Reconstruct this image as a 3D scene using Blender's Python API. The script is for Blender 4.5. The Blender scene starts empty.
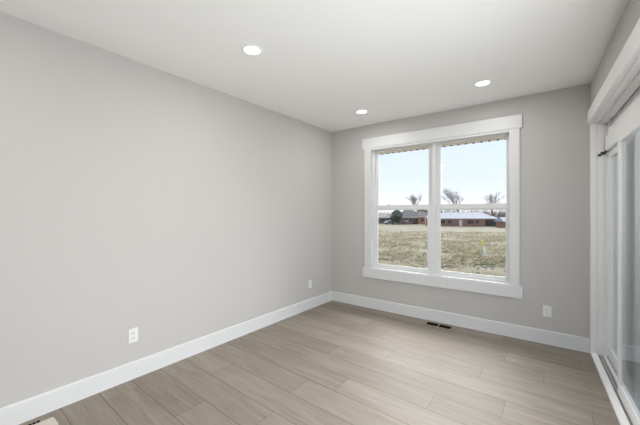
import bpy, bmesh, math, random
from mathutils import Vector, Matrix
random.seed(7)
S = bpy.context.scene
COL = S.collection
R = math.radians

# ------------------------------------------------------------------ camera
CAM = Vector((2.848, -4.163, 1.427))
YAW = R(36.6)
FPX = 309.0
cd = bpy.data.cameras.new('camera'); cam = bpy.data.objects.new('camera', cd); COL.objects.link(cam)
cam.location = CAM; cam.rotation_euler = (R(90), 0, YAW)
cd.sensor_width = 36; cd.lens = FPX / 640 * 36; cd.clip_start = 0.05; cd.clip_end = 600
S.camera = cam

# ------------------------------------------------------------------ world, lights, exposure
S.view_settings.view_transform = 'Standard'; S.view_settings.look = 'None'
S.view_settings.gamma = 1; S.view_settings.use_curve_mapping = False
S.view_settings.exposure = 0.0
W = bpy.data.worlds.new('sky'); S.world = W; W.use_nodes = True
wn, wl = W.node_tree.nodes, W.node_tree.links
wn.clear()
tc = wn.new('ShaderNodeTexCoord'); sx = wn.new('ShaderNodeSeparateXYZ'); cr = wn.new('ShaderNodeValToRGB')
bg = wn.new('ShaderNodeBackground'); wo = wn.new('ShaderNodeOutputWorld')
wl.new(tc.outputs['Generated'], sx.inputs[0]); wl.new(sx.outputs['Z'], cr.inputs[0])
e = cr.color_ramp.elements
e[0].position = 0.0; e[0].color = (0.97, 0.985, 1.0, 1)
e[1].position = 0.35; e[1].color = (0.62, 0.80, 1.0, 1)
m_ = cr.color_ramp.elements.new(0.10); m_.color = (0.80, 0.90, 1.0, 1)
wl.new(cr.outputs[0], bg.inputs[0]); bg.inputs[1].default_value = 1.14
wl.new(bg.outputs[0], wo.inputs[0])

def light(name, typ, loc, rot, energy, color=(1, 1, 1), **k):
    d = bpy.data.lights.new(name, typ); d.energy = energy; d.color = color
    for a, v in k.items(): setattr(d, a, v)
    o = bpy.data.objects.new(name, d); COL.objects.link(o); o.location = loc; o.rotation_euler = rot
    return o
# added wide sun lamp, very soft, stands in for bright sky beyond the window
SUN = light('sky_glow', 'SUN', (8, 8, 12), (0, 0, 0), 15, (1.0, 0.985, 0.97), angle=R(76))
SUN.rotation_euler = Vector((-0.03, 0.84, 0.54)).to_track_quat('Z', 'Y').to_euler()
# added fill lamp just outside the patio door glass, stands in for daylight
light('patio_fill', 'AREA', (3.54, -3.15, 1.15), (0, R(107), R(2.2)), 130, (1.0, 0.985, 1.0),
      shape='RECTANGLE', size=1.7, size_y=2.7)
LAMP_W = 5.5

# ------------------------------------------------------------------ materials
def srgb(r, g, b):
    f = lambda v: (v / 255 / 12.92) if v / 255 <= 0.04045 else ((v / 255 + 0.055) / 1.055) ** 2.4
    return (f(r), f(g), f(b), 1)
def mat(name, col, rough=0.6, spec=0.5, metal=0.0, noise=0.0, nscale=8.0, bump=0.0, bscale=200.0, col2=None, emit=None, es=0):
    m = bpy.data.materials.new(name); m.use_nodes = True
    nt = m.node_tree; n, l = nt.nodes, nt.links
    b = n['Principled BSDF']
    b.inputs['Base Color'].default_value = col; b.inputs['Roughness'].default_value = rough
    b.inputs['Specular IOR Level'].default_value = spec; b.inputs['Metallic'].default_value = metal
    t = n.new('ShaderNodeTexCoord')
    if noise > 0 or col2:
        nz = n.new('ShaderNodeTexNoise'); nz.inputs['Scale'].default_value = nscale; nz.inputs['Detail'].default_value = 5
        l.new(t.outputs['Object'], nz.inputs['Vector'])
        mx = n.new('ShaderNodeMix'); mx.data_type = 'RGBA'
        c2 = col2 or tuple(list(v * (1 - noise) for v in col[:3]) + [1])
        mx.inputs['A'].default_value = col; mx.inputs['B'].default_value = c2
        l.new(nz.outputs['Fac'], mx.inputs['Factor']); l.new(mx.outputs['Result'], b.inputs['Base Color'])
    if bump > 0:
        nb = n.new('ShaderNodeTexNoise'); nb.inputs['Scale'].default_value = bscale; nb.inputs['Detail'].default_value = 3
        l.new(t.outputs['Object'], nb.inputs['Vector'])
        bp = n.new('ShaderNodeBump'); bp.inputs['Strength'].default_value = bump; bp.inputs['Distance'].default_value = 0.002
        l.new(nb.outputs['Fac'], bp.inputs['Height']); l.new(bp.outputs[0], b.inputs['Normal'])
    if emit: b.inputs['Emission Color'].default_value = emit; b.inputs['Emission Strength'].default_value = es
    return m
M = {}
M['wall'] = mat('wall_paint', (0.52, 0.503, 0.487, 1), 0.75, 0.3, noise=0.02, bump=0.08)
M['ceil'] = mat('ceiling_paint', (0.88, 0.875, 0.865, 1), 0.85, 0.2, noise=0.01, bump=0.08)
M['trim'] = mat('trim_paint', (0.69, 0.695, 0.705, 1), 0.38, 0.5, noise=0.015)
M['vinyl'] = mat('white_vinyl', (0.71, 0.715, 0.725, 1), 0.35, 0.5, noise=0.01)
M['vinyl_lightened'] = mat('white_vinyl_lightened', (0.90, 0.90, 0.90, 1), 0.35, 0.5, noise=0.01)  # window vinyl lightened for the door, makes up for dim light there
M['trim_lightened'] = mat('trim_paint_lightened', (0.87, 0.87, 0.87, 1), 0.4, 0.5, noise=0.01)  # trim colour lightened around the door, where too little light falls
M['plastic'] = mat('white_plastic', (0.76, 0.76, 0.76, 1), 0.3, 0.5, noise=0.01)
M['dark'] = mat('dark_slot', (0.012, 0.010, 0.009, 1), 0.8, 0.05, noise=0.1)
M['black'] = mat('black_plastic', (0.02, 0.02, 0.02, 1), 0.35, noise=0.1)
M['alu'] = mat('aluminium_track', (0.62, 0.62, 0.61, 1), 0.35, metal=0.4, noise=0.05)
M['channel'] = mat('grey_track_channel', (0.30, 0.30, 0.29, 1), 0.5, noise=0.1)
M['soffit'] = mat('almond_soffit', (0.60, 0.56, 0.48, 1), 0.6, noise=0.05)
M['backdrop'] = mat('dark_backdrop', (0.05, 0.052, 0.055, 1), 0.7, noise=0.08)
M['concrete'] = mat('patio_concrete', (0.36, 0.35, 0.33, 1), 0.9, 0.2, noise=0.25, nscale=3)
M['maple'] = mat('beige_register', (0.66, 0.60, 0.53, 1), 0.45, noise=0.12, nscale=20)
M['oakvent'] = mat('oak_register', (0.31, 0.26, 0.20, 1), 0.55, noise=0.2, nscale=20)
M['lens'] = mat('lamp_lens', (0.9, 0.9, 0.88, 1), 0.4, emit=(1, 0.98, 0.94, 1), es=3, noise=0.01)
M['asphalt'] = mat('roof_underlay', (0.2, 0.2, 0.2, 1), 0.9, noise=0.1)

def glass_mat(name, ior=1.45, tint=(0.985, 0.985, 0.99, 1)):
    m = bpy.data.materials.new(name); m.use_nodes = True
    n, l = m.node_tree.nodes, m.node_tree.links; n.clear()
    o = n.new('ShaderNodeOutputMaterial'); mx = n.new('ShaderNodeMixShader'); fr = n.new('ShaderNodeFresnel')
    tr = n.new('ShaderNodeBsdfTransparent'); gl = n.new('ShaderNodeBsdfGlossy')
    fr.inputs['IOR'].default_value = ior; tr.inputs[0].default_value = tint
    gl.inputs['Roughness'].default_value = 0.0; gl.inputs[0].default_value = (1, 1, 1, 1)
    ge = n.new('ShaderNodeNewGeometry'); mm = n.new('ShaderNodeMath'); mm.operation = 'MULTIPLY'
    sb = n.new('ShaderNodeMath'); sb.operation = 'SUBTRACT'; sb.inputs[0].default_value = 1
    l.new(ge.outputs['Backfacing'], sb.inputs[1]); l.new(fr.outputs[0], mm.inputs[0]); l.new(sb.outputs[0], mm.inputs[1])
    l.new(mm.outputs[0], mx.inputs[0]); l.new(tr.outputs[0], mx.inputs[1]); l.new(gl.outputs[0], mx.inputs[2])
    l.new(mx.outputs[0], o.inputs[0])
    return m
M['glass'] = glass_mat('window_glass')
M['dglass'] = glass_mat('patio_door_glass', 1.7, (0.88, 0.90, 0.90, 1))

def floor_mat():
    m = bpy.data.materials.new('oak_plank_floor'); m.use_nodes = True
    n, l = m.node_tree.nodes, m.node_tree.links; b = n['Principled BSDF']
    def math_(op, a, c=None, d=None):
        x = n.new('ShaderNodeMath'); x.operation = op
        for i, v in enumerate((a, c, d)):
            if v is None: continue
            if isinstance(v, (int, float)): x.inputs[i].default_value = v
            else: l.new(v, x.inputs[i])
        return x.outputs[0]
    t = n.new('ShaderNodeTexCoord'); s = n.new('ShaderNodeSeparateXYZ'); l.new(t.outputs['Object'], s.inputs[0])
    X, Y = s.outputs['X'], s.outputs['Y']
    yp = math_('MULTIPLY_ADD', X, -0.04, math_('MULTIPLY', Y, -1.0))      # -(y + .04 x)
    rf = math_('MULTIPLY', math_('SUBTRACT', yp, 0.152 - 0.238), 1 / 0.238)
    row = math_('FLOOR', rf); fy = math_('SUBTRACT', rf, row)
    # joint position per row
    joints = {0: 0.9, 1: 1.55, 2: 0.97, 3: 1.28, 4: 0.83, 5: 0.03, 6: 1.05, 7: 0.60, 8: 1.465, 9: 1.2, 10: 0.445, 11: 1.265, 12: 0.75, 13: 0.148, 14: 1.1, 15: 0.5}
    rr = n.new('ShaderNodeValToRGB'); rr.color_ramp.interpolation = 'CONSTANT'
    el = rr.color_ramp.elements
    el[0].position = 0; el[0].color = (joints[0] / 1.6,) * 3 + (1,)
    el[1].position = 1 / 40 - 0.004; el[1].color = (joints[1] / 1.6,) * 3 + (1,)
    for k in range(2, 16):
        q = el.new(k / 40 - 0.004); q.color = (joints[k] / 1.6,) * 3 + (1,)
    for k in range(16, 31):
        q = el.new(k / 40 - 0.004); v = random.random() * 0.9; q.color = (v, v, v, 1)
    l.new(math_('MULTIPLY', row, 1 / 40), rr.inputs[0])
    j = math_('MULTIPLY', rr.outputs[0], 1.6)
    xf = math_('MULTIPLY', math_('SUBTRACT', X, j), 1 / 1.53)
    xi = math_('FLOOR', xf); fx = math_('SUBTRACT', xf, xi)
    cb = n.new('ShaderNodeCombineXYZ'); l.new(row, cb.inputs[0]); l.new(xi, cb.inputs[1]); cb.inputs[2].default_value = 9.3
    wnz = n.new('ShaderNodeTexWhiteNoise'); wnz.noise_dimensions = '3D'; l.new(cb.outputs[0], wnz.inputs['Vector'])
    # seams: distance to long edge / end joint in metres
    dy = math_('MULTIPLY', math_('MINIMUM', fy, math_('SUBTRACT', 1.0, fy)), 0.238)
    dx = math_('MULTIPLY', math_('MINIMUM', fx, math_('SUBTRACT', 1.0, fx)), 1.53)
    d = math_('MINIMUM', dy, math_('ADD', dx, 0.0012))
    seam = n.new('ShaderNodeMapRange'); seam.inputs['From Min'].default_value = 0.0014; seam.inputs['From Max'].default_value = 0.0046
    l.new(d, seam.inputs['Value'])
    # grain
    mp = n.new('ShaderNodeCombineXYZ')
    l.new(math_('MULTIPLY_ADD', wnz.outputs['Value'], 37.0, math_('MULTIPLY', X, 1.0)), mp.inputs[0])
    l.new(math_('MULTIPLY', yp, 9.0), mp.inputs[1]); l.new(math_('MULTIPLY', wnz.outputs['Value'], 11.0), mp.inputs[2])
    g1 = n.new('ShaderNodeTexNoise'); g1.inputs['Scale'].default_value = 1.6; g1.inputs['Detail'].default_value = 6; g1.inputs['Roughness'].default_value = 0.6
    g1.inputs['Distortion'].default_value = 0.8
    l.new(mp.outputs[0], g1.inputs['Vector'])
    mp2 = n.new('ShaderNodeCombineXYZ')
    l.new(math_('MULTIPLY_ADD', wnz.outputs['Value'], 17.0, math_('MULTIPLY', X, 3.0)), mp2.inputs[0]); l.new(math_('MULTIPLY', yp, 90.0), mp2.inputs[1])
    g2 = n.new('ShaderNodeTexNoise'); g2.inputs['Scale'].default_value = 1.0; g2.inputs['Detail'].default_value = 4
    l.new(mp2.outputs[0], g2.inputs['Vector'])
    r1 = n.new('ShaderNodeValToRGB'); a = r1.color_ramp.elements
    a[0].position = 0.3; a[0].color = FLOOR_DARK
    a[1].position = 0.75; a[1].color = FLOOR_LIGHT
    tone = math_('ADD', math_('MULTIPLY', g1.outputs['Fac'], 0.62), math_('ADD', math_('MULTIPLY', wnz.outputs['Value'], 0.14), math_('MULTIPLY', g2.outputs['Fac'], 0.32)))
    l.new(tone, r1.inputs[0])
    mx = n.new('ShaderNodeMix'); mx.data_type = 'RGBA'
    mx.inputs['A'].default_value = (0.10, 0.075, 0.055, 1)
    l.new(math_('MULTIPLY_ADD', seam.outputs[0], 0.74, 0.26), mx.inputs['Factor'])
    l.new(r1.outputs[0], mx.inputs['B']); l.new(mx.outputs['Result'], b.inputs['Base Color'])
    l.new(math_('MULTIPLY_ADD', g1.outputs['Fac'], 0.10, 0.50), b.inputs['Roughness'])
    b.inputs['Specular IOR Level'].default_value = 0.5
    bp = n.new('ShaderNodeBump'); bp.inputs['Strength'].default_value = 0.25; bp.inputs['Distance'].default_value = 0.002
    l.new(math_('ADD', seam.outputs[0], math_('MULTIPLY', g2.outputs['Fac'], 0.15)), bp.inputs['Height'])
    l.new(bp.outputs[0], b.inputs['Normal'])
    return m
FLOOR_DARK = (0.165, 0.136, 0.101, 1)
FLOOR_LIGHT = (0.322, 0.281, 0.239, 1)
M['floor'] = floor_mat()

# ------------------------------------------------------------------ helpers
def bx(bm, x0, y0, z0, x1, y1, z1):
    vs = [bm.verts.new(p) for p in ((x0, y0, z0), (x1, y0, z0), (x1, y1, z0), (x0, y1, z0), (x0, y0, z1), (x1, y0, z1), (x1, y1, z1), (x0, y1, z1))]
    for f in ((0, 3, 2, 1), (4, 5, 6, 7), (0, 1, 5, 4), (1, 2, 6, 5), (2, 3, 7, 6), (3, 0, 4, 7)):
        bm.faces.new([vs[i] for i in f])
def tube(bm, p, q, r0, r1, n=8, caps=True):
    p, q = Vector(p), Vector(q); d = (q - p).normalized()
    a = d.orthogonal().normalized(); b = d.cross(a)
    r = []
    for c, rad in ((p, r0), (q, r1)):
        r.append([bm.verts.new(c + (a * math.cos(2 * math.pi * i / n) + b * math.sin(2 * math.pi * i / n)) * rad) for i in range(n)])
    for i in range(n): bm.faces.new((r[0][i], r[0][(i + 1) % n], r[1][(i + 1) % n], r[1][i]))
    if caps: bm.faces.new(r[0][::-1]); bm.faces.new(r[1])
def lathe(bm, prof, c=(0, 0, 0), n=32):
    rings = []
    for rad, z in prof:
        if rad < 1e-5: rings.append([bm.verts.new((c[0], c[1], c[2] + z))])
        else: rings.append([bm.verts.new((c[0] + rad * math.cos(2 * math.pi * i / n), c[1] + rad * math.sin(2 * math.pi * i / n), c[2] + z)) for i in range(n)])
    for A, B in zip(rings, rings[1:]):
        for i in range(n):
            j = (i + 1) % n
            if len(A) == 1 and len(B) == 1: continue
            if len(A) == 1: bm.faces.new((A[0], B[j], B[i]))
            elif len(B) == 1: bm.faces.new((A[i], A[j], B[0]))
            else: bm.faces.new((A[i], A[j], B[j], B[i]))
def prism(bm, poly, z0, z1, axis='z'):
    mk = {'z': lambda p, h: (p[0], p[1], h), 'y': lambda p, h: (p[0], h, p[1]), 'x': lambda p, h: (h, p[0], p[1])}[axis]
    a = [bm.verts.new(mk(p, z0)) for p in poly]; b = [bm.verts.new(mk(p, z1)) for p in poly]
    n = len(poly)
    for i in range(n): bm.faces.new((a[i], a[(i + 1) % n], b[(i + 1) % n], b[i]))
    bm.faces.new(a[::-1]); bm.faces.new(b)
def rrect(x0, y0, x1, y1, r, k=5):
    out = []
    for cx, cy, a0 in ((x1 - r, y1 - r, 0), (x0 + r, y1 - r, 90), (x0 + r, y0 + r, 180), (x1 - r, y0 + r, 270)):
        for i in range(k + 1):
            a = R(a0 + 90 * i / k); out.append((cx + r * math.cos(a), cy + r * math.sin(a)))
    return out
def obj(name, bm, m, parent=None, bevel=0, smooth=False):
    bmesh.ops.recalc_face_normals(bm, faces=bm.faces)
    me = bpy.data.meshes.new(name); bm.to_mesh(me); bm.free()
    me.materials.append(m)
    if smooth: me.polygons.foreach_set('use_smooth', [True] * len(me.polygons))
    o = bpy.data.objects.new(name, me); COL.objects.link(o)
    if parent: o.parent = parent
    if bevel:
        b = o.modifiers.new('bevel', 'BEVEL'); b.width = bevel; b.segments = 2; b.limit_method = 'ANGLE'
    return o
def boxes(name, lst, m, parent=None, bevel=0):
    bm = bmesh.new()
    for b in lst: bx(bm, *b)
    return obj(name, bm, m, parent, bevel)
def empty(name, loc=(0, 0, 0), rz=0):
    o = bpy.data.objects.new(name, None); COL.objects.link(o); o.location = loc; o.rotation_euler = (0, 0, rz); o.empty_display_size = 0.1
    return o
def tag(o, label, cat, group=None, kind=None):
    o['label'] = label; o['category'] = cat
    if group: o['group'] = group
    if kind: o['kind'] = kind
    return o
def struct(o, label=None):
    o['kind'] = 'structure'
    if label: o['label'] = label
    return o
def copy_tree(o, parent=None):
    c = o.copy(); COL.objects.link(c)
    if parent: c.parent = parent
    for ch in list(o.children): copy_tree(ch, c)
    return c

# ------------------------------------------------------------------ room shell
CH = 2.74            # ceiling height
RX = 3.182           # right-hand end of the back wall
PHI = R(2.17)        # the patio-door wall opens slightly
YR = -8.0            # rear wall
xr = lambda y: RX - y * math.tan(PHI)
WO = (0.70, 0.598, 2.488, 2.372)   # window opening x0,z0,x1,z1
T = 0.16
def rotl(o):
    o.location = (LX, 0, 0); o.rotation_euler = (0, 0, -KL); return o
LX = -0.006
KL = 0.0085
bm = bmesh.new(); prism(bm, [(-.2, .2), (xr(.2) + .02, .2), (xr(YR - .2) + .02, YR - .2), (-.2, YR - .2)], -0.2, 0.0)
struct(obj('floor', bm, M['floor']), 'pale greige wood plank floor')
bm = bmesh.new(); prism(bm, [(-.2, .2), (xr(.2) + .15, .2), (xr(YR - .2) + .15, YR - .2), (-.2, YR - .2)], CH, CH + .15)
struct(obj('ceiling', bm, M['ceil']), 'smooth flat white ceiling')
struct(rotl(boxes('wall_left', [(-T, YR, 0, 0, .02, CH)], M['wall'])), 'plain light grey wall on the left')
x0, z0, x1, z1 = WO
struct(boxes('wall_back', [(-T, 0, 0, x0, T, CH), (x1, 0, 0, xr(T) + .3, T, CH), (x0, 0, 0, x1, T, z0), (x0, 0, z1, x1, T, CH)], M['wall']), 'light grey wall around the double window')
struct(boxes('wall_rear', [(-T, YR - T, 0, xr(YR) + .3, YR, CH)], M['wall']))
# right wall, local frame: x' outward, -y' toward the rear of the room
RW = (RX, 0, 0)
SO0, SO1, OH = 0.028, 4.6, 2.335      # opening along the wall and its head height
def rot(o):
    o.location = RW; o.rotation_euler = (0, 0, PHI); return o
struct(rot(boxes('wall_right', [(0, -SO0, 0, .15, 0, OH), (0, YR, 0, .15, -SO1, CH), (0, -SO1, OH, .15, 0, CH)], M['wall'])), 'light grey wall above the patio door')

# baseboards: board with slightly eased top plus a thin shoe
def base_profile(bm, a, b, nrm):
    a, b, nrm = Vector(a), Vector(b), Vector(nrm)
    prof = [(0, 0), (.015, 0), (.015, .138), (.011, .146), (0, .146)]
    A = [bm.verts.new(a + nrm * p + Vector((0, 0, z))) for p, z in prof]; B = [bm.verts.new(b + nrm * p + Vector((0, 0, z))) for p, z in prof]
    n = len(prof)
    for i in range(n): bm.faces.new((A[i], A[(i + 1) % n], B[(i + 1) % n], B[i]))
    bm.faces.new(A[::-1]); bm.faces.new(B)
for name, a, b, nn, lb in (('baseboard_left', (0, YR, 0), (0, 0, 0), (1, 0, 0), 'white baseboard along the left wall'),
                           ('baseboard_back', (LX, 0, 0), (RX, 0, 0), (0, -1, 0), 'white baseboard below the window'),
                           ('baseboard_rear', (0, YR, 0), (xr(YR), YR, 0), (0, 1, 0), 'white baseboard along the rear wall')):
    bm = bmesh.new(); base_profile(bm, a, b, nn); o = struct(obj(name, bm, M['trim']), lb)
    if name == 'baseboard_left': rotl(o)
bm = bmesh.new(); bx(bm, .015, YR, 0, .018, -0.015, 0.010); struct(rotl(obj('trim_1', bm, M['trim'])))
bm = bmesh.new(); bx(bm, LX + .018, -0.018, 0, RX - .012, -0.015, 0.012); struct(obj('trim_2', bm, M['trim']))
bm = bmesh.new(); base_profile(bm, (0, -SO1 - .1, 0), (0, YR, 0), (-1, 0, 0)); struct(rot(obj('baseboard_right', bm, M['trim'])))

# ------------------------------------------------------------------ window
win = struct(empty('window_1', (1.594, 0, 0.6)), 'white double window of two double-hung sashes with flat casing')
def W_(name, lst, m, parent=win, bevel=0.0015):
    o = boxes(name, [(a - 1.594, b, c - 0.6, d - 1.594, e_, f_ - 0.6) for a, b, c, d, e_, f_ in lst], m, parent, bevel)
    return o
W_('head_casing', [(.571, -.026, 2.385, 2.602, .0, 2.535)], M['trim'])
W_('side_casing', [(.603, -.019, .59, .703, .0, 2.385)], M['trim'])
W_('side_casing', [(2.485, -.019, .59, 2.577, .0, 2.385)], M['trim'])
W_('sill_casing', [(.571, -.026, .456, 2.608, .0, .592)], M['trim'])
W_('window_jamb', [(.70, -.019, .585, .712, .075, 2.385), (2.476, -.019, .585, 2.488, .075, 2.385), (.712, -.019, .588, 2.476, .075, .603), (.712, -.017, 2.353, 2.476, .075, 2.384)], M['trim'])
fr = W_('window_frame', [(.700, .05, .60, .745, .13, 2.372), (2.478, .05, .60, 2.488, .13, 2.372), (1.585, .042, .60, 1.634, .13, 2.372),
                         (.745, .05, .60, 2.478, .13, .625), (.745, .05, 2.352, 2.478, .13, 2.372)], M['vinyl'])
def sash(xa, xb, za, zb, ya, yb, sl, sr, rb, rt, nm):
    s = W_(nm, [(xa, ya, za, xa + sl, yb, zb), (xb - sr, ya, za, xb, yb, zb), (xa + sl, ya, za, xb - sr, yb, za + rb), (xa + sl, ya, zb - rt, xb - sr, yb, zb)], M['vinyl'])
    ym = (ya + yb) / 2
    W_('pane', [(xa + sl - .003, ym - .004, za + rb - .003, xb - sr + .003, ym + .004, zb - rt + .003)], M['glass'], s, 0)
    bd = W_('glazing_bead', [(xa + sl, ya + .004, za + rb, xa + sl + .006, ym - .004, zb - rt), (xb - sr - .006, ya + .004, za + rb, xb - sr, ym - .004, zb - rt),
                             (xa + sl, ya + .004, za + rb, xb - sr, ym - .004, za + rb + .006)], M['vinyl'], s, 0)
    return s
for xa, xb in ((.745, 1.585), (1.634, 2.478)):
    sl, sr = (.036, .052) if xa < 1 else (.050, .034)
    sash(xa, xb, 1.462, 2.354, .088, .118, sl, sr, .045, .016, 'upper_sash')
    sash(xa, xb, .622, 1.535, .054, .084, sl + .004, sr + .004, .036, .062, 'lower_sash')
    xm = (xa + xb) / 2
    for dx in (-.2, .2):
        W_('sash_lock', [(xm + dx - .03, .050, 1.535, xm + dx + .03, .072, 1.543), (xm + dx - .008, .046, 1.543, xm + dx + .02, .062, 1.549)], M['vinyl'])

# ------------------------------------------------------------------ patio door (right)
door = struct(rot(empty('door_1', RW)), 'white sliding patio door with wide head casing and glass panels')
def D_(name, lst, m, parent=door, bevel=.0015):     # boxes in (t0,s0,z0,t1,s1,z1); s = distance from the back wall
    return boxes(name, [(min(a, d), -max(b, e_), c, max(a, d), -min(b, e_), f_) for a, b, c, d, e_, f_ in lst], m, parent, bevel)
D_('head_casing', [(-.022, .000, 2.33, .0, SO1 + .1, 2.455)], M['trim_lightened'])
D_('side_casing', [(-.003, .0, 0, .004, .030, 2.33)], M['trim_lightened'])
D_('side_casing', [(-.016, SO1 - .002, 0, .0, SO1 + .09, 2.33)], M['trim_lightened'])
D_('jamb', [(.0, SO0 - .002, 0, .128, SO0 + .018, 2.332), (.0, SO1 - .018, 0, .128, SO1 + .002, 2.332), (.0, SO0, 2.330, .128, SO1, 2.345)], M['trim_lightened'])
D_('jamb_stop', [(.026, SO0 + .018, .02, .040, SO0 + .024, 2.322), (.058, SO0 + .018, .02, .098, SO0 + .026, 2.322), (.020, SO0 + .018, 2.314, .036, SO1 - .018, 2.331), (.075, SO0 + .018, 2.310, .128, SO1 - .018, 2.331)], M['trim_lightened'])
D_('door_frame', [(.126, SO0, .03, .19, SO0 + .045, 2.33), (.126, SO1 - .06, .03, .19, SO1, 2.33), (.150, SO0 + .045, 2.23, .19, SO1 - .06, 2.332)], M['vinyl_lightened'])
D_('head_fascia', [(.120, SO0 + .045, 2.165, .149, SO1 - .06, 2.236), (.100, SO0 + .045, 2.03, .149, SO1 - .06, 2.165)], M['vinyl_lightened'])
D_('sill', [(-.002, SO0 - .01, -.05, .19, SO1, .012), (-.002, SO0 - .01, .012, .034, SO1, .020), (.034, SO0, .012, .042, SO1, .034), (.090, SO0 + .04, .012, .108, SO1, .030)], M['vinyl_lightened'])
D_('track_channel', [(.044, SO0 + .03, .012, .088, SO1, .0135)], M['channel'])
D_('track_rail', [(.062, SO0 + .06, .012, .067, SO1 - .04, .024), (.113, SO0 + .055, .012, .119, SO1 - .04, .036)], M['alu'])
def panel(s0, s1, t0, t1, nm, zb=.030, zt=2.022, stile=.095, rail=.058):
    p = D_(nm, [(t0, s0, zb, t1, s0 + stile, zt), (t0, s1 - stile, zb, t1, s1, zt), (t0, s0 + stile, zb, t1, s1 - stile, zb + .09), (t0, s0 + stile, zt - rail, t1, s1 - stile, zt)], M['vinyl_lightened'])
    tm = (t0 + t1) / 2
    D_('pane', [(tm - .010, s0 + stile - .004, zb + .086, tm - .006, s1 - stile + .004, zt - rail + .004)], M['dglass'], p, 0)
    D_('pane', [(tm + .006, s0 + stile - .004, zb + .086, tm + .010, s1 - stile + .004, zt - rail + .004)], M['dglass'], p, 0)
    return p
panel(SO0 + .055, .98, .130, .168, 'fixed_panel', stile=.05, rail=.062)
panel(.86, 2.12, .058, .096, 'sliding_panel', stile=.055)
panel(2.02, 3.32, .130, .168, 'fixed_panel')
panel(3.22, SO1 - .06, .058, .096, 'sliding_panel')
# small black security bracket at the top corner of the jamb
b = D_('security_latch', [(.070, SO0 + .024, 1.998, .106, SO0 + .042, 2.024), (.050, SO0 + .018, 1.985, .074, SO0 + .036, 2.004), (.098, SO0 + .024, 2.016, .116, SO0 + .045, 2.036)], M['black'])
b['label'] = 'small black latch'

# ------------------------------------------------------------------ recessed lights
def make_light():
    r = empty('recessed_light', (0, 0, CH))
    bm = bmesh.new(); lathe(bm, [(.064, -.001), (.064, -.006), (.070, -.010), (.084, -.006), (.088, -.0005)], n=40)
    obj('trim_ring', bm, M['ceil'], r, smooth=True)
    bm = bmesh.new(); lathe(bm, [(0, -.0045), (.064, -.0045), (.064, -.001), (0, -.001)], n=40)
    obj('lens', bm, M['lens'], r, smooth=False)
    return r
rl = make_light()
spots = [(.922, -2.487, 'round recessed ceiling light nearest the camera on the left'),
         (.887, -.615, 'smallest round recessed ceiling light near the back left corner'),
         (2.305, -.668, 'round recessed ceiling light in front of the right half of the window'),
         (2.30, -2.49, 'added unseen recessed ceiling light above the camera on the patio door side'),  # this and the next three are unseen lamps added to brighten the room
         (.50, -4.50, 'added unseen recessed ceiling light behind the camera by the left wall'),
         (2.30, -4.37, 'added unseen recessed ceiling light directly over the camera'),
         (2.30, -6.25, 'added unseen recessed ceiling light at the rear by the patio door wall')]
for i, (x, y, lb) in enumerate(spots):
    o = rl if i == 0 else copy_tree(rl)
    o.location = (x, y, CH); tag(o, lb, 'ceiling light', 'recessed ceiling lights')
    light('lamp_glow', 'AREA', (x, y, CH - .012), (0, 0, 0), LAMP_W, (1, .98, .95), shape='DISK', size=.12)

# ------------------------------------------------------------------ outlets
def make_outlet():
    r = empty('wall_outlet')
    bm = bmesh.new(); prism(bm, rrect(-.038, -.060, .038, .060, .004), -.005, 0, 'y')
    obj('cover_plate', bm, M['plastic'], r, .0015)
    for z in (-.0205, .0205):
        bm = bmesh.new(); prism(bm, rrect(-.017, z - .0145, .017, z + .0145, .009), -.0075, -.004, 'y')
        s = obj('socket', bm, M['plastic'], r, .0008)
        bm = bmesh.new(); bx(bm, -.009, -.0079, z - .001, -.0065, -.0074, z + .008); bx(bm, .0065, -.0079, z - .001, .009, -.0074, z + .007)
        prism(bm, rrect(-.003, z - .010, .003, z - .004, .0028, 3), -.0079, -.0074, 'y')
        obj('slot', bm, M['dark'], s)
    bm = bmesh.new(); prism(bm, rrect(-.003, -.003, .003, .003, .0029, 3), -.0062, -.004, 'y'); obj('screw', bm, M['plastic'], r)
    return r
ol = make_outlet()
for i, (loc, rz, lb) in enumerate([((LX - 2.985 * KL, -2.985, .369), R(90), 'white wall outlet low on the left wall nearest the camera'),
                                   ((LX - .565 * KL, -.565, .365), R(90), 'white wall outlet low on the left wall near the back corner'),
                                   ((2.828, 0, .355), 0, 'white wall outlet on the back wall right of the window')]):
    o = ol if i == 0 else copy_tree(ol)
    o.location = loc; o.rotation_euler = (0, 0, rz); tag(o, lb, 'outlet', 'wall outlets')

# ------------------------------------------------------------------ floor registers
r = tag(empty('floor_register', (1.725, -.148, 0)), 'wooden floor register with dark openings under the window by the baseboard', 'floor vent')
boxes('register_frame', [(-.24, -.078, .0, .215, -.050, .005), (-.24, .058, .0, .215, .075, .005), (-.24, -.050, .0, -.145, .058, .005), (.148, -.050, .0, .215, .058, .005)], M['oakvent'], r, .001)
boxes('opening', [(-.145, -.050, .0005, .148, .058, .0015)], M['dark'], r)
boxes('louver', [(-.145, -.014, .0015, .148, -.010, .0038), (-.145, .020, .0015, .148, .024, .0038)], M['dark'], r)
boxes('divider', [(-.006, -.050, .0015, .006, .058, .005)], M['oakvent'], r)

r = tag(empty('floor_register', (.139, -3.712, 0)), 'beige floor register with rounded corner beside the left baseboard at the photo edge', 'floor vent')
bm = bmesh.new(); prism(bm, rrect(-.056, -.22, .075, .168, .014), .003, .011); obj('cover', bm, M['maple'], r, .0015)
bm = bmesh.new(); prism(bm, rrect(-.110, -.22, .07, .108, .004), .0004, .003); obj('register_frame', bm, M['oakvent'], r)
for k in range(8):
    y = .094 - k * .021
    boxes('slot', [(-.098, y - .0075, .003, -.062, y + .0075, .0052)], M['dark'], r)

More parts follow.
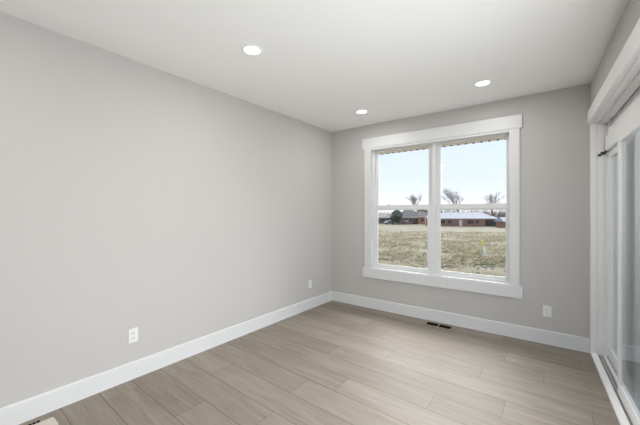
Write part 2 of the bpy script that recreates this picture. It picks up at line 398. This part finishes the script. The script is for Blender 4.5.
# ------------------------------------------------------------------ outside of the house
sf = empty('trim_3', (1.6, T, 2.41)); struct(sf, 'almond ribbed soffit over the window')
bm = bmesh.new()
k = -3.0
while k < 3.6:
    bx(bm, k, 0, 0, k + .085, .50, .012); bx(bm, k + .085, 0, .006, k + .10, .50, .012); k += .10
obj('soffit_panel', bm, M['soffit'], sf)
bm = bmesh.new(); k = -3.0
while k < 3.6:
    bx(bm, k + .070, .455, -.003, k + .100, .505, .010); k += .10
obj('soffit_notch', bm, M['dark'], sf)
boxes('fascia', [(-3.0, .506, .004, 2.3, .525, .51)], M['soffit'], sf)
bm = bmesh.new(); prism(bm, [(.68, 2.92), (.68, 3.0), (-4.0, 4.6), (-8.8, 3.0), (-8.8, 2.92)], -.7, 4.0, 'x')
# main roof over the room, unseen, added for its shadow
struct(obj('roof', bm, M['asphalt']))
struct(boxes('wall_backdrop', [(xr(0) + .22, -.02, -.5, 6.6, T, 2.74)], M['backdrop']), 'added dark siding beside the patio')  # added wall, keeps the view through the door glass dark
struct(boxes('patio_slab', [(xr(0) + .15 + .05, -5.5, -.3, 6.6, -.02, -.06)], M['concrete']), 'concrete patio outside the door')

# -------- terrain
def field_mat():
    m = bpy.data.materials.new('dry_field'); m.use_nodes = True
    n, l = m.node_tree.nodes, m.node_tree.links; b = n['Principled BSDF']
    t = n.new('ShaderNodeTexCoord')
    def nz(s, d, sx_=(1, 1, 1)):
        mp = n.new('ShaderNodeMapping'); mp.inputs['Scale'].default_value = sx_; l.new(t.outputs['Object'], mp.inputs[0])
        x = n.new('ShaderNodeTexNoise'); x.inputs['Scale'].default_value = s; x.inputs['Detail'].default_value = d
        x.inputs['Roughness'].default_value = 0.62; l.new(mp.outputs[0], x.inputs['Vector']); return x.outputs['Fac']
    def ramp(f, p0, c0, p1, c1):
        r_ = n.new('ShaderNodeValToRGB'); a = r_.color_ramp.elements
        a[0].position = p0; a[0].color = c0; a[1].position = p1; a[1].color = c1; l.new(f, r_.inputs[0]); return r_.outputs[0]
    def mix(f, a, c):
        x = n.new('ShaderNodeMix'); x.data_type = 'RGBA'
        l.new(f, x.inputs['Factor']); l.new(a, x.inputs['A']); l.new(c, x.inputs['B']); return x.outputs['Result']
    straw = ramp(nz(3.0, 8), .3, FIELD[0], .72, FIELD[1])
    green = ramp(nz(2.2, 8), .3, FIELD[2], .75, FIELD[3])
    msk = ramp(nz(.22, 6, (1, .7, 1)), .50, (0, 0, 0, 1), .66, (1, 1, 1, 1))
    c = mix(msk, straw, green)
    dirt = ramp(nz(5, 8), .3, FIELD[4], .7, FIELD[5])
    msk2 = ramp(nz(.35, 7), .52, (0, 0, 0, 1), .62, (1, 1, 1, 1))
    c = mix(msk2, c, dirt)
    l.new(c, b.inputs['Base Color']); b.inputs['Roughness'].default_value = 1; b.inputs['Specular IOR Level'].default_value = 0.1
    bp = n.new('ShaderNodeBump'); bp.inputs['Strength'].default_value = 0.35; bp.inputs['Distance'].default_value = 0.04
    l.new(nz(5, 8), bp.inputs['Height']); l.new(bp.outputs[0], b.inputs['Normal'])
    return m
FIELD = [(.092, .081, .051, 1), (.142, .126, .084, 1), (.078, .088, .045, 1), (.108, .112, .062, 1), (.13, .118, .092, 1), (.18, .167, .134, 1)]
M['field'] = field_mat()
def gz(x, y):
    if y < 12: h = -.5
    elif y < 102: h = -.5 - 2.6 * (y - 12) / 90
    else: h = -3.1
    return h + (.05 * math.sin(x * 1.3 + y * .7) * math.sin(y * .9 - x * .4) if y > 2 else 0)
bm = bmesh.new()
ys = [-14, -8, -4, 0.2] + [1 + .35 * i for i in range(50)] + [19 + 1.5 * i for i in range(58)] + [112, 130, 170, 240, 400]
xs = [-400, -250, -150, -110] + [-100 + 4 * i for i in range(20)] + [-20 + .5 * i for i in range(50)] + [6 + 2 * i for i in range(27)] + [70, 110, 180, 300, 400]
V = [[bm.verts.new((x, y, gz(x, y) + (random.uniform(-.02, .02) if 1 < y < 30 else 0))) for x in xs] for y in ys]
for i in range(len(ys) - 1):
    for j in range(len(xs) - 1): bm.faces.new((V[i][j], V[i][j + 1], V[i + 1][j + 1], V[i + 1][j]))
struct(obj('ground', bm, M['field'], smooth=True), 'dry open field sloping away behind the house')

fx, fy = -math.sin(YAW), math.cos(YAW); rx_, ry_ = math.cos(YAW), math.sin(YAW)
def at(px, Z, z=None):
    X = (px - 320) / FPX * Z
    x = CAM.x + X * rx_ + Z * fx; y = CAM.y + X * ry_ + Z * fy
    return Vector((x, y, gz(x, y) if z is None else z))

# grass and weeds in the field (uncountable)
def leaf_mat(name, c1, c2):
    m = mat(name, c1, .9, .1, col2=c2, nscale=.9)
    n, l = m.node_tree.nodes, m.node_tree.links
    tr = n.new('ShaderNodeBsdfTranslucent'); mx = n.new('ShaderNodeMixShader'); mx.inputs[0].default_value = .5
    tr.inputs[0].default_value = c1
    l.new(n['Principled BSDF'].outputs[0], mx.inputs[1]); l.new(tr.outputs[0], mx.inputs[2]); l.new(mx.outputs[0], n['Material Output'].inputs[0])
    return m
M['straw'] = leaf_mat('straw_grass', (.22, .195, .13, 1), (.165, .143, .09, 1))
M['weed'] = leaf_mat('green_weeds', (.13, .14, .07, 1), (.18, .175, .10, 1))
def tufts(n_, seed, hmin, hmax, zr, cluster):
    rnd = random.Random(seed); bm = bmesh.new()
    cl = [(rnd.uniform(350, 530), rnd.uniform(*zr)) for _ in range(cluster)]
    for _ in range(n_):
        cx, cz = rnd.choice(cl)
        Z = cz + rnd.gauss(0, .35); px = cx + rnd.gauss(0, 9)
        p = at(px, max(Z, 7.2))
        for _b in range(5):
            a = rnd.uniform(0, 6.28); h = rnd.uniform(hmin, hmax); w = rnd.uniform(.008, .02)
            o = Vector((rnd.uniform(-.06, .06), rnd.uniform(-.06, .06), -.03))
            d = Vector((math.cos(a), math.sin(a), 0)); s = Vector((-d.y, d.x, 0)) * w
            v = [bm.verts.new(p + o - s), bm.verts.new(p + o + s), bm.verts.new(p + o + d * h * .35 + Vector((0, 0, h * .7)) + s * .6), bm.verts.new(p + o + d * h * .9 + Vector((0, 0, h)))]
            bm.faces.new((v[0], v[1], v[2])); bm.faces.new((v[0], v[2], v[3]))
    return bm
tag(obj('dry_grass', tufts(4200, 3, .05, .16, (11.5, 45), 320), M['straw']), 'dry straw coloured grass covering the open field', 'grass', kind='stuff')
tag(obj('green_weeds', tufts(600, 5, .03, .10, (9.8, 20), 60), M['weed']), 'low green weeds growing in patches in the near field', 'weeds', kind='stuff')
M['clod'] = mat('soil', (.17, .155, .125, 1), 1, .1, noise=.35, nscale=9)
rnd = random.Random(11); bm = bmesh.new()
for _ in range(420):
    p = at(rnd.uniform(350, 530), rnd.uniform(9.4, 13)); s = rnd.uniform(.02, .06)
    mtx = Matrix.Translation(p) @ Matrix.Rotation(rnd.uniform(0, 6), 4, 'Z') @ Matrix.Diagonal((s * rnd.uniform(1, 2), s, s * .6, 1))
    bmesh.ops.create_icosphere(bm, subdivisions=1, radius=1, matrix=mtx)
tag(obj('soil_clods', bm, M['clod']), 'pale loose clods of soil on the ground near the house', 'soil', kind='stuff')

# marker stake
M['yellow'] = mat('yellow_paint', (.75, .72, .10, 1), .5, noise=.05)
M['whitepvc'] = mat('white_pvc', (.85, .86, .88, 1), .4, noise=.03)
p = at(485.3, 13.9, -.53)
st = tag(empty('marker_post', p), 'leaning white utility marker post with yellow top in the field', 'post')
top = Vector((at(482, 13.9, 0).x - p.x, at(482, 13.9, 0).y - p.y, .70))
bm = bmesh.new(); tube(bm, (0, 0, -.02), top * .62, .036, .036, 12); obj('post', bm, M['whitepvc'], st)
bm = bmesh.new(); tube(bm, top * .62, top, .038, .036, 12); obj('yellow_sleeve', bm, M['yellow'], st)
bm = bmesh.new(); tube(bm, (-.16, -.03, 0), (.14, .0, .03), .05, .03, 8); obj('loose_pipe', bm, M['whitepvc'], st)

# -------- houses
M['brick_red'] = mat('red_brick', (.30, .155, .115, 1), .9, .2, col2=(.40, .24, .19, 1), nscale=2)
M['brick_or'] = mat('orange_brick', (.50, .26, .17, 1), .9, .2, col2=(.42, .24, .17, 1), nscale=2)
M['brick_brown'] = mat('brown_brick', (.22, .16, .13, 1), .9, .2, col2=(.30, .21, .17, 1), nscale=2)
M['roof_pale'] = mat('pale_shingles', (.34, .345, .37, 1), .9, .2, col2=(.27, .275, .30, 1), nscale=.8)
M['roof_grey'] = mat('grey_shingles', (.13, .12, .125, 1), .9, .2, col2=(.09, .085, .09, 1), nscale=.8)
M['roof_mid'] = mat('mid_grey_shingles', (.20, .19, .185, 1), .9, .2, col2=(.16, .155, .15, 1), nscale=.8)
M['fasciaw'] = mat('white_fascia', (.75, .73, .70, 1), .7, noise=.05)
M['winframe'] = mat('tan_window_frame', (.30, .22, .18, 1), .7, noise=.05)
M['winpane'] = mat('dark_window', (.06, .06, .07, 1), .2, noise=.1)
M['garage'] = mat('dark_garage', (.045, .035, .035, 1), .6, noise=.2)  # dark colour paints the shade inside an open garage
M['chim'] = mat('white_chimney', (.75, .75, .75, 1), .8, noise=.1)
def house(pxa, pxb, Z, eave, ridge, depth, wallm, roofm, label, openings, hip=(.18, .18), chim=None, gable=False):
    a, c = at(pxa, Z), at(pxb, Z); w = (c - a).length; base = -3.1 if a.y > 100 else min(gz(a.x, a.y), gz(c.x, c.y))
    r = tag(empty('house', (a.x, a.y, base), YAW), label, 'house', 'houses beyond the field')
    boxes('wall', [(.4, .4, -.3, w - .4, depth, eave)], wallm, r)
    bm = bmesh.new()
    h0, h1 = hip[0] * w, hip[1] * w
    e_ = [(0, 0), (w, 0), (w, depth + .4), (0, depth + .4)]
    v = [bm.verts.new((x, y, eave)) for x, y in e_]; u = [bm.verts.new((x, y, eave + .22)) for x, y in e_]
    ra = bm.verts.new((h0, (depth + .4) / 2, ridge)); rb = bm.verts.new((w - h1, (depth + .4) / 2, ridge))
    bm.faces.new(v[::-1])
    for i in range(4): bm.faces.new((v[i], v[(i + 1) % 4], u[(i + 1) % 4], u[i]))
    bm.faces.new((u[0], u[1], rb, ra)); bm.faces.new((u[1], u[2], rb)); bm.faces.new((u[2], u[3], ra, rb)); bm.faces.new((u[3], u[0], ra))
    rf = obj('roof', bm, roofm, r)
    boxes('fascia', [(0, -.03, eave - .04, w, -.005, eave + .20)], M['fasciaw'], rf)
    for (k_, x_, ww, zb, zt) in openings:
        nm = {'w': 'window', 'd': 'door', 'g': 'garage_opening'}[k_]
        if k_ == 'w':
            f_ = boxes(nm, [(x_ * w, .33, zb, x_ * w + ww, .395, zt)], M['winframe'], r)
            boxes('pane', [(x_ * w + .1, .30, zb + .1, x_ * w + ww / 2 - .04, .33, zt - .1), (x_ * w + ww / 2 + .04, .30, zb + .1, x_ * w + ww - .1, .33, zt - .1)], M['winpane'], f_)
        else:
            boxes(nm, [(x_ * w, .33, zb, x_ * w + ww, .395, zt)], M['garage'] if k_ == 'g' else M['fasciaw'], r)
    if chim: boxes('chimney', [(chim * w - .5, depth * .6, eave, chim * w + .5, depth * .6 + .8, ridge + 1.0), (chim * w - .58, depth * .6 - .08, ridge + 1.0, chim * w + .58, depth * .6 + .88, ridge + 1.12)], M['chim'], rf)
    return r
house(434, 499, 101, 2.45, 4.65, 9, M['brick_red'], M['roof_pale'], 'long red brick ranch house with pale roof seen through the right sash',
      [('w', .10, 1.6, .9, 2.1), ('w', .22, 1.2, .9, 2.1), ('d', .395, 1.0, .0, 2.1), ('w', .52, 2.2, .8, 2.1), ('w', .64, 1.4, .9, 2.1), ('g', .80, 3.6, 0, 2.15)], (.28, .16), chim=.33)
house(503.5, 525, 88, 1.75, 3.1, 4.5, M['brick_red'], M['roof_pale'], 'small red brick house with pale roof at the right edge of the window',
      [('w', .2, 1.4, .5, 1.5), ('w', .55, 1.2, .5, 1.5)], (.05, .3))
house(417.5, 432, 122, 2.9, 5.0, 8, M['brick_or'], M['roof_grey'], 'orange brick house beside the centre post of the window',
      [('w', .25, 1.3, 1.0, 2.2), ('d', .55, 1.0, 0, 2.1)], (.3, .3))
house(401.5, 418.5, 120, 2.6, 5.6, 9, M['brick_brown'], M['roof_grey'], 'dark house with tall grey roof seen through the left sash',
      [('w', .12, 1.6, .9, 2.1), ('w', .45, 1.4, .9, 2.1), ('g', .68, 1.7, 0, 2.1)], (.38, .12))
house(371, 393.5, 128, 2.3, 4.3, 9, M['brick_brown'], M['roof_mid'], 'brown house with light grey roof at the left edge of the window',
      [('w', .45, 1.6, .8, 2.0), ('w', .70, 1.4, .8, 2.0)], (.2, .35))

# parked car
M['carpaint'] = mat('blue_grey_paint', (.10, .12, .16, 1), .5, noise=.05)
M['tyre'] = mat('tyre_rubber', (.02, .02, .02, 1), .8, noise=.1)
p = at(384.5, 117); c = tag(empty('parked_car', (p.x, p.y, -3.1), YAW), 'blue-grey car parked in front of the brown house', 'car')
bm = bmesh.new(); prism(bm, [(0, .3), (.05, .75), (.9, .9), (1.4, 1.32), (2.7, 1.36), (3.4, .95), (4.1, .85), (4.2, .35)], 0, 1.7, 'y'); obj('body', bm, M['carpaint'], c, .05)
bm = bmesh.new(); prism(bm, [(1.05, .92), (1.5, 1.27), (2.65, 1.29), (3.15, .95)], -.01, 0.0, 'y'); obj('side_window', bm, M['winpane'], c)
for x in (.8, 3.3):
    for y in (-.02, 1.5):
        bm = bmesh.new(); tube(bm, (x, y, .32), (x, y + .22, .32), .32, .32, 16); obj('wheel', bm, M['tyre'], c)

# -------- trees
M['bark'] = mat('winter_bark', (.19, .155, .15, 1), .95, .1, noise=.2, nscale=1)
M['bark2'] = mat('grey_bark', (.26, .22, .22, 1), .95, .1, noise=.2, nscale=1)
M['fir'] = mat('evergreen_leaves', (.045, .062, .045, 1), .9, .1, col2=(.10, .13, .09, 1), nscale=1.5)
M['brush'] = mat('winter_brush', (.20, .16, .15, 1), .95, .1, col2=(.33, .28, .27, 1), nscale=.9)
def bare_tree(px, Z, h, seed, label, m=None, spread=.5, depth=6):
    rnd = random.Random(seed); p = at(px, Z)
    r = tag(empty('bare_tree', (p.x, p.y, p.z)), label, 'tree', 'bare trees beyond the field')
    tr = bmesh.new(); br = bmesh.new()
    def grow(bm_, a, d, L, rad, lev):
        q = a + d * L; tube(bm_, a, q, rad, rad * .62, 5, False)
        if lev == 0: return
        for _ in range(rnd.choice((2, 3, 3, 4))):
            nd = (d + Vector((rnd.gauss(0, spread), rnd.gauss(0, spread), rnd.uniform(-.1, .35)))).normalized()
            grow(br, a + d * L * rnd.uniform(.6, 1), nd, L * rnd.uniform(.6, .82), rad * .58, lev - 1)
    grow(tr, Vector((0, 0, -.3)), Vector((rnd.uniform(-.05, .05), 0, 1)).normalized(), h * .30, h * .020, depth)
    m = m or M['bark']
    obj('trunk', tr, m, r); obj('branches', br, m, r)
bare_tree(416, 135, 17, 4, 'thin bare tree seen through the left sash', M['bark2'], .34)
bare_tree(459, 130, 17.5, 21, 'bare tree above the left part of the ranch house roof', M['bark2'], .36)
bare_tree(492, 118, 17, 15, 'bare tree above the right end of the ranch house roof', M['bark'], .36)
def bushy(name, px, Z, w, h, seed, m, label, cat, nb=60, trunk=True, zc=.5):
    rnd = random.Random(seed); p = at(px, Z)
    r = tag(empty(name, (p.x, p.y, p.z)), label, cat)
    bm = bmesh.new()
    for _ in range(nb):
        u = Vector((rnd.gauss(0, 1), rnd.gauss(0, 1), rnd.gauss(0, 1))).normalized() * rnd.uniform(.3, .85)
        s = rnd.uniform(.12, .26) * h
        bmesh.ops.create_icosphere(bm, subdivisions=1, radius=s, matrix=Matrix.Translation((u.x * w / 2, u.y * w / 2, h * .57 + u.z * h * .40)) @ Matrix.Rotation(rnd.uniform(0, 6), 4, 'Y'))
    for v in bm.verts: v.co += Vector((rnd.uniform(-1, 1), rnd.uniform(-1, 1), rnd.uniform(-1, 1))) * h * .035
    obj('foliage', bm, m, r)
    if trunk:
        bm = bmesh.new(); tube(bm, (0, 0, -.2), (0, 0, h * .5), h * .05, h * .03, 8); obj('trunk', bm, M['bark'], r)
    return r
bushy('evergreen_tree', 396.5, 119, 4.0, 5.4, 2, M['fir'], 'round dark evergreen tree between the houses in the left sash', 'tree')
bushy('evergreen_tree', 421.5, 142, 5.0, 6.4, 6, M['fir'], 'dark evergreen tree rising behind the orange brick house', 'tree')
bushy('shrub', 406, 114, 2.2, 1.8, 9, M['brush'], 'low brown shrub at the foot of the dark grey roofed house', 'shrub', 25, False)
rnd = random.Random(44); bm = bmesh.new()
for i in range(900):
    px = rnd.uniform(365, 520); p = at(px, rnd.uniform(150, 160), -3.1); h = rnd.uniform(4.2, 7.2) * (1.0 if px > 436 else .82)
    for _ in range(3):
        tube(bm, p, p + Vector((rnd.gauss(0, .9), rnd.gauss(0, .9), h * rnd.uniform(.6, 1))), .12, .03, 3, False)
tag(obj('distant_woods', bm, M['brush']), 'brown leafless woods along the skyline behind the houses', 'woods', kind='stuff')
